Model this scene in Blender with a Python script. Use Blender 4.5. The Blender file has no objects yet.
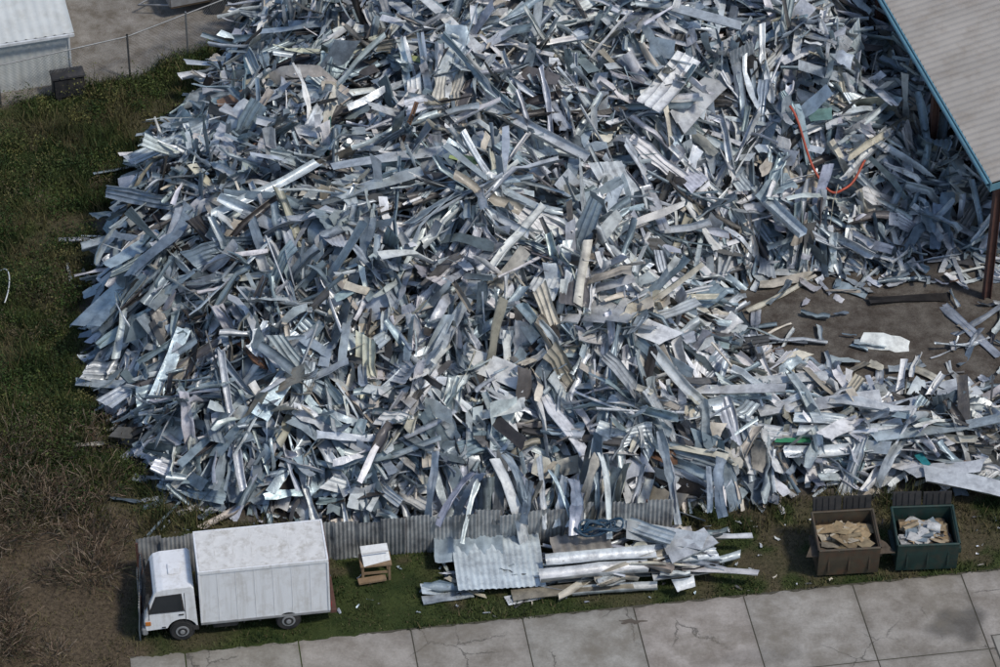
import bpy, bmesh, math, random
import numpy as np
from mathutils import Vector, Matrix
rng=np.random.default_rng(11); random.seed(7)
S=bpy.context.scene
# ------------------------------------------------------------------ helpers
def link(o,parent=None):
    S.collection.objects.link(o)
    if parent is not None: o.parent=parent
    return o
def empty(name,loc=(0,0,0),rz=0):
    e=bpy.data.objects.new(name,None); e.location=loc; e.rotation_euler=(0,0,rz); e.empty_display_size=.2
    return link(e)
def np_mesh(name,V,F,C=None,mat=None,parent=None,smooth=False):
    V=np.asarray(V,dtype=np.float32); F=np.asarray(F,dtype=np.int32)
    me=bpy.data.meshes.new(name); k=F.shape[1]
    me.vertices.add(len(V)); me.vertices.foreach_set("co",V.ravel())
    me.loops.add(F.size); me.loops.foreach_set("vertex_index",F.ravel())
    me.polygons.add(len(F)); me.polygons.foreach_set("loop_start",np.arange(0,F.size,k,dtype=np.int32))
    me.update(calc_edges=True)
    if C is not None:
        at=me.attributes.new("Col","FLOAT_COLOR","POINT")
        at.data.foreach_set("color",np.asarray(C,dtype=np.float32).ravel())
    if mat: me.materials.append(mat)
    if smooth: me.polygons.foreach_set("use_smooth",np.ones(len(F),dtype=bool))
    me.validate()
    o=bpy.data.objects.new(name,me); return link(o,parent)
def bm_obj(name,bm,mat,parent=None,smooth=False):
    me=bpy.data.meshes.new(name); bm.to_mesh(me); bm.free()
    if mat: me.materials.append(mat)
    if smooth:
        for p in me.polygons: p.use_smooth=True
    return link(bpy.data.objects.new(name,me),parent)
def box(name,lo,hi,mat,parent=None,bev=0.0,rot=None):
    bm=bmesh.new(); bmesh.ops.create_cube(bm,size=1)
    lo=Vector(lo);hi=Vector(hi); c=(lo+hi)/2; s=hi-lo
    for v in bm.verts: v.co=Vector((v.co.x*s.x,v.co.y*s.y,v.co.z*s.z))
    if bev>0: bmesh.ops.bevel(bm,geom=bm.edges[:],offset=bev,segments=2,affect='EDGES')
    o=bm_obj(name,bm,mat,parent); o.location=c
    if rot: o.rotation_euler=rot
    return o
def cyl(name,c,r,h,mat,parent=None,axis='Y',seg=24,bev=0):
    bm=bmesh.new(); bmesh.ops.create_cone(bm,cap_ends=True,segments=seg,radius1=r,radius2=r,depth=h)
    if bev:
        ed=[e for e in bm.edges if len([f for f in e.link_faces if len(f.verts)>4])==1]
        bmesh.ops.bevel(bm,geom=ed,offset=bev,segments=2,affect='EDGES')
    R={'Y':Matrix.Rotation(math.pi/2,4,'X'),'X':Matrix.Rotation(math.pi/2,4,'Y'),'Z':Matrix.Identity(4)}[axis]
    bm.transform(R); o=bm_obj(name,bm,mat,parent); o.location=c; return o
def prism(name,pts,y0,y1,mat,parent=None,bev=0.0,inset_top=0):
    bm=bmesh.new(); a=[bm.verts.new((p[0],y0,p[1])) for p in pts]; b=[bm.verts.new((p[0],y1,p[1])) for p in pts]
    bm.faces.new(a); bm.faces.new(b[::-1]); n=len(pts)
    for i in range(n): bm.faces.new((a[i],b[i],b[(i+1)%n],a[(i+1)%n]))
    bmesh.ops.recalc_face_normals(bm,faces=bm.faces[:])
    if bev: bmesh.ops.bevel(bm,geom=bm.edges[:],offset=bev,segments=2,affect='EDGES')
    return bm_obj(name,bm,mat,parent)
def quad(name,pts,mat,parent=None):
    bm=bmesh.new(); bm.faces.new([bm.verts.new(p) for p in pts]); return bm_obj(name,bm,mat,parent)
def tube(name,pts,r,mat,parent=None,bevres=2):
    cu=bpy.data.curves.new(name,'CURVE'); cu.dimensions='3D'; cu.bevel_depth=r; cu.bevel_resolution=bevres
    sp=cu.splines.new('POLY'); sp.points.add(len(pts)-1)
    for i,p in enumerate(pts): sp.points[i].co=(p[0],p[1],p[2],1)
    cu.materials.append(mat)
    return link(bpy.data.objects.new(name,cu),parent)
def hsh(i,j,s):
    v=np.sin(i*127.1+j*311.7+s*74.7)*43758.5453; return v-np.floor(v)
def vn(x,y,sc,s=0.0):
    x=np.asarray(x,float)/sc; y=np.asarray(y,float)/sc
    i=np.floor(x);j=np.floor(y);f=x-i;g=y-j; f=f*f*(3-2*f); g=g*g*(3-2*g)
    return (hsh(i,j,s)*(1-f)+hsh(i+1,j,s)*f)*(1-g)+(hsh(i,j+1,s)*(1-f)+hsh(i+1,j+1,s)*f)*g
def fbm(x,y,sc,s=0.0):
    return .55*vn(x,y,sc,s)+.3*vn(x,y,sc/2.1,s+3)+.15*vn(x,y,sc/4.3,s+7)
def sstep(a,b,x):
    t=np.clip((x-a)/(b-a),0,1); return t*t*(3-2*t)
# ------------------------------------------------------------------ materials
def mat_new(name):
    m=bpy.data.materials.new(name); m.use_nodes=True; nt=m.node_tree
    return m,nt,nt.nodes['Principled BSDF']
def nd(nt,t,**k):
    n=nt.nodes.new(t)
    for a,b in k.items(): setattr(n,a,b)
    return n
def noise(nt,scale,detail=5,rough=.6,vec=None):
    n=nd(nt,'ShaderNodeTexNoise'); n.inputs['Scale'].default_value=scale; n.inputs['Detail'].default_value=detail; n.inputs['Roughness'].default_value=rough
    if vec is None:
        tc=nd(nt,'ShaderNodeTexCoord'); vec=tc.outputs['Object']
    nt.links.new(vec,n.inputs['Vector']); return n
def ramp(nt,inp,a,b,ca,cb):
    r=nd(nt,'ShaderNodeValToRGB'); e=r.color_ramp.elements
    e[0].position=a;e[1].position=b;e[0].color=(*ca,1);e[1].color=(*cb,1); nt.links.new(inp,r.inputs[0]); return r
def mix(nt,mode,fac,a,b):
    m=nd(nt,'ShaderNodeMix',data_type='RGBA',blend_type=mode)
    for s,v in ((m.inputs[0],fac),(m.inputs[6],a),(m.inputs[7],b)):
        if isinstance(v,bpy.types.NodeSocket): nt.links.new(v,s)
        elif isinstance(v,tuple): s.default_value=(*v,1) if len(v)==3 else v
        else: s.default_value=v
    return m.outputs[2]
def bump(nt,p,h,strength=.3,dist=.02):
    b=nd(nt,'ShaderNodeBump'); b.inputs['Strength'].default_value=strength; b.inputs['Distance'].default_value=dist
    nt.links.new(h,b.inputs['Height']); nt.links.new(b.outputs[0],p.inputs['Normal'])
def simple(name,col,rough=.6,metal=0.0,var=.35,scale=3.0,dirt=(.12,.10,.08),dirtamt=.4,bmp=0.0,streak=0.0):
    m,nt,p=mat_new(name)
    n1=noise(nt,scale,6); r1=ramp(nt,n1.outputs[0],.3,.75,tuple(1-var for _ in range(3)),(1.0,1.0,1.0))
    c=mix(nt,'MULTIPLY',1.0,col,r1.outputs[0])
    n2=noise(nt,scale*.6+.7,8,.7); r2=ramp(nt,n2.outputs[0],.48,.72,(0,0,0),(dirtamt,)*3)
    c=mix(nt,'MIX',r2.outputs[0],c,dirt)
    if streak:
        tc=nd(nt,'ShaderNodeTexCoord'); mp=nd(nt,'ShaderNodeMapping'); mp.inputs['Scale'].default_value=(7,7,.6); nt.links.new(tc.outputs['Object'],mp.inputs[0])
        n3=noise(nt,1.0,4,.6,mp.outputs[0]); r3=ramp(nt,n3.outputs[0],.5,.72,(0,0,0),(streak,)*3); c=mix(nt,'MIX',r3.outputs[0],c,dirt)
    nt.links.new(c,p.inputs['Base Color']); p.inputs['Roughness'].default_value=rough; p.inputs['Metallic'].default_value=metal
    if bmp: bump(nt,p,n1.outputs[0],bmp)
    return m
def attr_mat(name,rough=.45,use_metal=True,spec=.5,dirt=.55,sc=2.2):
    m,nt,p=mat_new(name)
    a=nd(nt,'ShaderNodeAttribute',attribute_name='Col')
    n1=noise(nt,sc,7,.65); r1=ramp(nt,n1.outputs[0],.34,.58,(1-dirt,1-dirt,1-dirt*.97),(1.0,1.0,1.0))
    c=mix(nt,'MULTIPLY',1.0,a.outputs['Color'],r1.outputs[0])
    nt.links.new(c,p.inputs['Base Color'])
    if use_metal:
        nt.links.new(a.outputs['Alpha'],p.inputs['Metallic'])
        n3=noise(nt,5,3); r3=ramp(nt,n3.outputs[0],.3,.7,(rough-.12,)*3,(rough+.18,)*3); nt.links.new(r3.outputs[0],p.inputs['Roughness'])
        bump(nt,p,n3.outputs[0],.4,.04)
    else: p.inputs['Roughness'].default_value=rough
    p.inputs['Specular IOR Level'].default_value=spec
    return m
M_scrap=attr_mat('scrap_metal',.40,True,.5,.42,2.8)
M_leaf=attr_mat('foliage',.75,False,.2,.35,.8)
M_core=simple('pile_core_gap_shade',(.035,.037,.04),.9)  # near-black so the deep shade in gaps between strips is painted in
M_truckwhite=simple('truck_white_paint',(.76,.77,.78),.45,0,.10,1.6,(.34,.31,.26),.5,0,.35)
M_boxtop=simple('box_roof_grimy',(.70,.69,.66),.6,0,.22,2.5,(.27,.24,.19),.8)
M_glass=simple('dark_glass',(.02,.025,.03),.12,0,.1,2,(.05,.05,.05),.2)
M_tyre=simple('tyre_rubber',(.025,.025,.026),.85)
M_black=simple('black_plastic',(.03,.03,.032),.6)
M_steel=simple('steel_grey',(.42,.43,.44),.45,.4)
M_rust=simple('rusty_steel',(.13,.06,.045),.8,0,.5,4,(.05,.03,.02),.6)
M_lamp=simple('lamp_lens',(.7,.7,.66),.2)
M_amber=simple('amber_lens',(.6,.2,.03),.3)
M_redl=simple('red_lens',(.4,.02,.02),.3)
M_wood=simple('weathered_wood',(.28,.19,.11),.8,0,.4,5)
M_white=simple('white_sheet',(.74,.76,.76),.5)
M_bluefas=simple('blue_fascia',(.12,.27,.34),.5,0,.3,1.5)
M_dbrown=simple('dumpster_brown',(.075,.060,.038),.65,0,.5,3,(.10,.04,.02),.7)
M_dgreen=simple('dumpster_green',(.010,.040,.034),.6,0,.5,3,(.06,.04,.025),.6)
M_orange=simple('orange_hose',(.45,.07,.03),.5)
M_blue=simple('blue_cable',(.015,.06,.11),.6)
M_wire=simple('galvanised_wire',(.32,.33,.33),.5,.5)
# ------------------------------------------------------------------ layout functions
poly=np.array([(-10.3,-9.0),(-6.5,-9.8),(0,-9.7),(5.5,-9.2),(10,-8.2),(14,-7.9),(24,-7.0),(24,-3.6),(14,-3.8),(10.5,-3.0),(8,-1.0),(7.2,2.0),(9,3.9),(12,3.4),(14,3.9),(18,4.8),(24,6),(24,36),(-7.5,36),(-9.5,20),(-11.4,14),(-13.2,8.6),(-14.0,5.4),(-13.8,-1.4),(-12.3,-5.7)])
def sdf(x,y):
    x=np.asarray(x,float);y=np.asarray(y,float)
    d=np.full(x.shape,1e9); ins=np.zeros(x.shape,bool); n=len(poly)
    for i in range(n):
        a=poly[i];b=poly[(i+1)%n]; e=b-a
        t=np.clip(((x-a[0])*e[0]+(y-a[1])*e[1])/(e@e),0,1)
        d=np.minimum(d,np.hypot(x-a[0]-t*e[0],y-a[1]-t*e[1]))
        c=((a[1]>y)!=(b[1]>y)); dy=b[1]-a[1] if abs(b[1]-a[1])>1e-9 else 1e-9
        ins^= c&(x<(b[0]-a[0])*(y-a[1])/dy+a[0])
    return np.where(ins,d,-d)
def H(x,y):
    x=np.asarray(x,float);y=np.asarray(y,float)
    d=np.clip(sdf(x,y)+1.1*(fbm(x,y,2.4,5)-.5),0,None)
    w=np.maximum(sstep(9.5,4,x),sstep(1,5,y))
    hm=(1.5+3.8*w)*(1-.42*sstep(10.5,14.5,x)*sstep(1,5,y))
    h=hm*(1-np.exp(-d/3.7))
    rg=1-2*np.abs(fbm(x,y,4.2,31)-.5)*2.2
    h+=np.clip(d/2.5,0,1)*(2.2*(fbm(x,y,4.8,1)-.5)*(.35+.65*w)-.75*np.clip(rg,0,1)**3*(.3+.7*w)+.9*(vn(x,y,1.3,9)-.5))
    return np.clip(h,0,None)
ang=math.radians(8.5); R0=np.array((-5.12,-15.25)); rd=np.array((math.cos(ang),math.sin(ang))); rn=np.array((-rd[1],rd[0]))
def road_sr(x,y): return (x-R0[0])*rd[0]+(y-R0[1])*rd[1],(x-R0[0])*rn[0]+(y-R0[1])*rn[1]
FA=np.array((-18.8,13.8));FM=np.array((-14.1,15.8));FB=np.array((-7.8,20.5))
def beyond(x,y):
    l1=(FM[0]-FA[0])*(y-FA[1])-(FM[1]-FA[1])*(x-FA[0]); l2=(FB[0]-FM[0])*(y-FM[1])-(FB[1]-FM[1])*(x-FM[0])
    return np.where(x<FM[0],l1/5.1,l2/7.9)
def zones(x,y):
    sd=sdf(x,y); s,r=road_sr(x,y); nz=fbm(x,y,1.6,21)-.5; nb=fbm(x,y,.7,33)-.5
    bay=sstep(5,6,x)*sstep(-5,-4,y)*sstep(10,9,y)
    dirt=np.maximum(sstep(-.7,-.1,sd+1.0*nz+.6*nb),bay)
    grav=sstep(-.1,.35,beyond(x,y)+.9*nz)
    dry=sstep(-10.4,-11.6,x+2.5*nz)*sstep(-8,-10.0,y+3*nz)
    patch=.75*sstep(.55,.70,fbm(x,y,3.2,44))
    patch=np.maximum(patch,.8*sstep(.57,.70,fbm(x,y,1.3,47)))
    patch=np.maximum(patch,.95*sstep(.50,.62,fbm(x,y,1.5,57))*sstep(5,7,x)*sstep(-7,-8,y))
    dirt=np.clip(dirt,0,1)*(1-grav)
    return dirt,grav,np.maximum(dry,patch*.8),sd,s,r
# ------------------------------------------------------------------ ground
def axis(lo,hi,step,far):
    a=np.arange(lo,hi+1e-6,step); ext=np.array([2,5,10,20,45,100,220,500,far])
    return np.concatenate([(lo-ext)[::-1],a,hi+ext])
ax=axis(-26,26,.2,1500); ay=axis(-22,34,.2,1500)
GX,GY=np.meshgrid(ax,ay); gx=GX.ravel();gy=GY.ravel()
di,gr,dr,sd,s_,r_=zones(gx,gy)
inn=((np.abs(gx)<26)&(gy>-22)&(gy<34)).astype(float)
onroad=sstep(.9,.1,r_)*sstep(-7.4,-6.8,s_)
gz=(.14*(fbm(gx,gy,2.5,60)-.4)+.06*(vn(gx,gy,.5,61)-.5))*inn*(1-onroad)*(1-gr)*(1-.5*di)
gz-=onroad*.02
truckarea=sstep(2.6,2.0,r_)*sstep(-7,-6,s_)*sstep(1.5,.5,s_); gz*=1-truckarea
nxx=len(ax);nyy=len(ay)
I=np.arange(nxx*nyy).reshape(nyy,nxx)
F=np.stack([I[:-1,:-1],I[:-1,1:],I[1:,1:],I[1:,:-1]],-1).reshape(-1,4)
m,nt,p=mat_new('ground_soil_grass')
a=nd(nt,'ShaderNodeAttribute',attribute_name='Col'); sp=nd(nt,'ShaderNodeSeparateColor'); nt.links.new(a.outputs['Color'],sp.inputs[0])
nA=noise(nt,1.2,8,.7); nB=noise(nt,7,6,.7); nC=noise(nt,25,3,.6)
grass=mix(nt,'MIX',ramp(nt,nA.outputs[0],.35,.65,(0,0,0),(1,1,1)).outputs[0],(.020,.034,.010),(.055,.070,.022))
dryc=mix(nt,'MIX',ramp(nt,nB.outputs[0],.35,.65,(0,0,0),(1,1,1)).outputs[0],(.05,.038,.026),(.13,.10,.065))
dirtc=mix(nt,'MIX',ramp(nt,nA.outputs[0],.4,.62,(0,0,0),(1,1,1)).outputs[0],(.07,.058,.048),(.15,.135,.115))
gravc=mix(nt,'MIX',ramp(nt,nA.outputs[0],.38,.66,(0,0,0),(1,1,1)).outputs[0],(.15,.13,.105),(.30,.28,.25))
c=mix(nt,'MIX',sp.outputs[2],grass,dryc); c=mix(nt,'MIX',sp.outputs[0],c,dirtc); c=mix(nt,'MIX',sp.outputs[1],c,gravc)
c=mix(nt,'MULTIPLY',1.0,c,ramp(nt,nC.outputs[0],.3,.7,(.6,.6,.6),(1.15,1.15,1.15)).outputs[0])
nt.links.new(c,p.inputs['Base Color']); p.inputs['Roughness'].default_value=.95; p.inputs['Specular IOR Level'].default_value=.15
bump(nt,p,nB.outputs[0],.6,.06)
C=np.stack([di,gr,dr,np.ones_like(di)],-1)
np_mesh('ground',np.stack([gx,gy,gz],-1),F,C,m,smooth=True)
# ------------------------------------------------------------------ concrete road: slabs
m,nt,p=mat_new('concrete_slab')
a=nd(nt,'ShaderNodeAttribute',attribute_name='Col')
n1=noise(nt,.9,8,.7); n2=noise(nt,12,6,.7)
c=mix(nt,'MULTIPLY',1.0,a.outputs['Color'],ramp(nt,n1.outputs[0],.34,.62,(.60,.57,.53),(1.08,1.08,1.08)).outputs[0])
c=mix(nt,'MULTIPLY',1.0,c,ramp(nt,n2.outputs[0],.3,.7,(.80,.80,.80),(1.08,1.08,1.08)).outputs[0])
tc=nd(nt,'ShaderNodeTexCoord')
wn=noise(nt,1.6,8,.75); wv=nd(nt,'ShaderNodeMix',data_type='VECTOR'); wv.inputs[0].default_value=.35
nt.links.new(tc.outputs['Object'],wv.inputs[4]); nt.links.new(wn.outputs['Color'],wv.inputs[5])
vo=nd(nt,'ShaderNodeTexVoronoi',feature='DISTANCE_TO_EDGE'); vo.inputs['Scale'].default_value=.7; nt.links.new(wv.outputs[1],vo.inputs['Vector'])
cr=ramp(nt,vo.outputs[0],.003,.011,(1,1,1),(0,0,0))
gate=ramp(nt,noise(nt,.35,2).outputs[0],.50,.57,(0,0,0),(.8,.8,.8))
cm=mix(nt,'MULTIPLY',1.0,cr.outputs[0],gate.outputs[0])
c=mix(nt,'MIX',cm,c,(.05,.045,.038))
st=ramp(nt,noise(nt,.55,6,.65).outputs[0],.52,.64,(0,0,0),(.65,.65,.65)); c=mix(nt,'MIX',st.outputs[0],c,(.15,.13,.10))
nt.links.new(c,p.inputs['Base Color']); p.inputs['Roughness'].default_value=.85; bump(nt,p,n2.outputs[0],.3,.01)
M_conc=m
V=[];F=[];C=[]; gap=.02
for i in range(-3,14):
    for j in range(0,3):
        s0=2.35+3.52*i; s1=s0+3.52; r1=-3.6*j; r0=r1-3.6
        if s1<-6: continue
        s0=max(s0,-6.4); g=.25+.06*random.random(); tint=random.uniform(-.005,.016)
        z=.004+random.uniform(0,.006); b=len(V); na=24
        ss=np.linspace(s0+gap,s1-gap,na+1)
        for a_,s in enumerate(ss):
            rj=r1-gap-(.07*random.random()+.08*abs(math.sin(s*3.1)) if j==0 else 0)
            for k_,r in enumerate(np.linspace(r0+gap,rj,na+1)):
                q=R0+rd*s+rn*r; e=min(s-s0,s1-s,r1-r,r-r0)
                f=1-.22*math.exp(-e/.12)-.30*math.exp(-(r1-r)/.35)*(j==0)*float(vn(s,r,.6,5))*1.5
                dd=math.hypot((s-19.2)/1.1,(r+2.3)/.9)+.8*(float(vn(s,r,.5,8))-.5); f*=1-.55*float(sstep(1.1,.6,dd))
                dd=math.hypot((s-12.6)/2.2,(r+2.9)/.35)+.8*(float(vn(s,r,.4,18))-.5); f*=1-.22*float(sstep(1.2,.5,dd))
                f=max(f,.3); V.append((q[0],q[1],z)); C.append(((g+tint+.020)*f,(g+.004)*f,(g-.030)*f,1))
        for a_ in range(na):
            for k_ in range(na):
                v=b+a_*(na+1)+k_; F.append((v,v+na+1,v+na+2,v+1))
road=np_mesh('concrete_road',V,F,C,M_conc)
m_joint=simple('joint_filler',(.07,.065,.045),.95)
V=[]; 
for (s,r) in ((-6.38,-.02),(44,-.02),(44,-10.7),(-6.38,-10.7)):
    q=R0+rd*s+rn*r; V.append((q[0],q[1],-.003))
quad('joint_bed',V,m_joint,road)
def patch(name,s0,s1,r0,r1,z,mat):
    V=[]
    for (s,r) in ((s0,r0),(s1,r0),(s1,r1),(s0,r1)):
        q=R0+rd*s+rn*r; V.append((q[0],q[1],z))
    return quad(name,V,mat,road)
patch('repair_frame',20.15,22.9,-4.2,-3.0,.014,simple('patch_edge',(.06,.055,.045),.8,0,.2,3))
patch('repair_patch',20.2,22.85,-4.15,-3.05,.018,simple('patch_concrete',(.32,.30,.26),.8,0,.3,3))
bm=bmesh.new(); q=R0+rd*9.2+rn*(-.75)
vs=[bm.verts.new((q[0]+math.cos(t)*(.36+.14*math.sin(3*t+1)+.06*math.sin(7*t)),q[1]+math.sin(t)*(.10+.05*math.sin(5*t)),.015)) for t in np.linspace(0,2*math.pi,40,endpoint=False)]
bm.faces.new(vs); bm_obj('tar_blot',bm,simple('tar',(.10,.08,.06),.8),road)
# ------------------------------------------------------------------ strip generator
PROF={'flat':np.array([(-.5,0),(0,.02),(.5,0)]),
 'U':np.array([(-.5,.4),(-.5,0),(.5,0),(.5,.4)]),
 'gutter':np.array([(-.62,.42),(-.5,.42),(-.42,.05),(.1,0),(.45,.2),(.5,.5)]),
 'L':np.array([(-.5,.0),(.35,0),(.35,.45)]),
 'siding':np.array([(-.5,0.12),(-.46,0),(-.02,.07),(0,0),(.47,.07),(.5,-.06)]),
 'sheet':np.array([(-.5,0),(-.2,.04),(.15,-.03),(.5,.03)]),
 'pan':np.array([(-.5,.14),(-.5,0),(-.17,0),(-.16,.06),(-.12,.06),(-.11,0),(.17,0),(.18,.06),(.22,.06),(.23,0),(.5,0),(.5,.14)]),
 'box':np.array([(-.5,0),(.5,0),(.5,.5),(-.5,.5),(-.5,0)])}
def corr(n,amp):
    t=np.linspace(-.5,.5,n); return np.stack([t,amp*(np.arange(n)%4<2).astype(float)],-1)
PROF['corr']=corr(25,.03); PROF['rib']=corr(17,.035); PROF['big']=corr(61,.010)
class Acc:
    def __init__(s): s.V=[];s.F=[];s.C=[];s.n=0
    def add(s,ctr,yaw,pitch,roll,L,W,prof,col,Sg=4,kink=.2,twist=.2,crum=.01,curl=0.0,sharp=0.0,skew=.35):
        P=PROF[prof];K=len(P);N=len(L)
        n=Sg+1
        sh=(rng.uniform(0,1,(N,n))<.20)*sharp
        yk=np.cumsum(rng.normal(0,1,(N,n))*(kink*.5+.5*sh),1); pk=np.cumsum(rng.normal(0,1,(N,n))*(kink*.8+1.2*sh)+np.asarray(curl).reshape(-1,1),1)
        yk-=yk.mean(1,keepdims=True); pk-=pk.mean(1,keepdims=True)
        Y=yaw[:,None]+yk; Pt=pitch[:,None]+pk
        R=roll[:,None]+np.linspace(-1,1,n)[None]*rng.normal(0,twist,(N,1))
        T=np.stack([np.cos(Pt)*np.cos(Y),np.cos(Pt)*np.sin(Y),np.sin(Pt)],-1)
        Sd=np.stack([-np.sin(Y),np.cos(Y),np.zeros_like(Y)],-1); U=np.cross(T,Sd)
        step=(L/Sg)[:,None]*(1+.4*rng.uniform(-1,1,(N,n)))
        pos=np.cumsum(T*step[...,None],1); pos-=pos.mean(1,keepdims=True); pos+=ctr[:,None,:]
        cR=np.cos(R)[...,None];sR=np.sin(R)[...,None]
        A=Sd*cR+U*sR; B=-Sd*sR+U*cR
        wv=1+.12*rng.normal(0,1,(N,n,1,1))*(sharp>0)
        a=P[:,0][None,None,:,None]*W[:,None,None,None]*wv; b=P[:,1][None,None,:,None]*W[:,None,None,None]*(1+.35*rng.normal(0,1,(N,n,1,1))*(sharp>0))
        V=pos[:,:,None,:]+A[:,:,None,:]*a+B[:,:,None,:]*b
        sk=rng.normal(0,skew,(N,1,1,1)); e=np.zeros((1,n,1,1)); e[0,-1]=1; e[0,0]=-1
        V=V+T[:,:,None,:]*a*sk*e
        V=V+rng.normal(0,crum,V.shape)
        idx=(np.arange(N)[:,None,None]*n+np.arange(Sg)[None,:,None])*K+np.arange(K-1)[None,None,:]
        Fq=np.stack([idx,idx+1,idx+K+1,idx+K],-1).reshape(-1,4)+s.n
        CC=np.repeat(col,n*K,axis=0); g=np.repeat(1-.22*np.abs(rng.normal(0,.6,N*n)).clip(0,1.4),K)
        CC[:,:3]*=g[:,None]
        s.V.append(V.reshape(-1,3)); s.F.append(Fq); s.C.append(CC); s.n+=N*n*K
    def mesh(s,name,mat,parent=None):
        return np_mesh(name,np.concatenate(s.V),np.concatenate(s.F),np.concatenate(s.C),mat,parent)
PAL=np.array([(.72,.755,.77,.25),(.56,.615,.645,.3),(.37,.45,.495,.3),(.22,.28,.32,.25),(.84,.845,.83,.0),(.66,.62,.52,0),(.42,.385,.31,0),(.05,.045,.042,0),(.15,.145,.14,.1),(.22,.12,.07,0),(.10,.26,.23,0),(.40,.45,.14,0)])
def colours(x,y):
    N=len(x); w=np.array([26,25,18,11,16,4.5,3,2.5,4,.25,.10,.01],float)
    warm=sstep(0,9,x)*sstep(4,-3,y); blue=sstep(-2,-9,x)
    Wt=np.tile(w,(N,1)); Wt[:,4]*=1+.9*warm-.4*blue; Wt[:,5]*=1+1.6*warm-.4*blue; Wt[:,6]*=1+1.2*warm
    Wt[:,2]*=1-.5*warm+.8*blue; Wt[:,3]*=1-.5*warm+.7*blue
    dk=sstep(.6,.75,vn(x,y,2.4,77)); Wt[:,7]*=1+4*dk; Wt[:,8]*=1+3*dk
    cdf=np.cumsum(Wt,1); cdf/=cdf[:,-1:]; u=rng.uniform(0,1,(N,1)); k=np.clip((u>cdf).sum(1),0,11)
    c=PAL[k].copy(); c[:,:3]*=rng.uniform(.76,1.1,(N,1)); c[:,:3]=np.clip(c[:,:3]*(1+rng.normal(0,.02,(N,3))),0,.87)
    return c
def orient(x,y,ps,rs,ys=.55,base=None):
    e=.3; hx=(H(x+e,y)-H(x-e,y))/(2*e); hy=(H(x,y+e)-H(x,y-e))/(2*e); N=len(x)
    yaw=4*math.pi*vn(x,y,3.6,12)+rng.normal(0,ys,N)+np.where(rng.uniform(0,1,N)<.3,rng.uniform(0,6.28,N),0)
    sl=np.hypot(hx,hy); dn=np.arctan2(hy,hx); hang=(rng.uniform(0,1,N)<np.clip(sl*.45,0,.5))
    yaw=np.where(hang,dn+rng.normal(0,.45,N),yaw)
    if base is not None: yaw=base
    cs,sn=np.cos(yaw),np.sin(yaw)
    pitch=.8*np.arctan(hx*cs+hy*sn)+rng.normal(0,ps,N); roll=.7*np.arctan(-hx*sn+hy*cs)+rng.normal(0,rs,N)
    return yaw,pitch,roll
def sample(N,dmin=0.0,ymax=26):
    xs=[];ys=[];t=0
    while t<N:
        x=rng.uniform(-16,20,N*2); y=rng.uniform(-11,ymax,N*2); k=sdf(x,y)>dmin
        xs.append(x[k]);ys.append(y[k]); t+=k.sum()
    return np.concatenate(xs)[:N],np.concatenate(ys)[:N]
pile=empty('scrap_metal_pile')
cx=np.arange(-17,26,.35); cy=np.arange(-11.5,38,.35); CX,CY=np.meshgrid(cx,cy)
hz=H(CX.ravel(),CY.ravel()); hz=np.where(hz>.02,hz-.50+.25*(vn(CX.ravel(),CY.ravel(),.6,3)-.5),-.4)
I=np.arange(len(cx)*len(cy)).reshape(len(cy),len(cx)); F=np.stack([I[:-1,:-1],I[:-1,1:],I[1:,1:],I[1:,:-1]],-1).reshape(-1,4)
np_mesh('core',np.stack([CX.ravel(),CY.ravel(),hz],-1),F,None,M_core,pile)  # added filler mound under the strips, coloured as gap shade
A=Acc()
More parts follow.
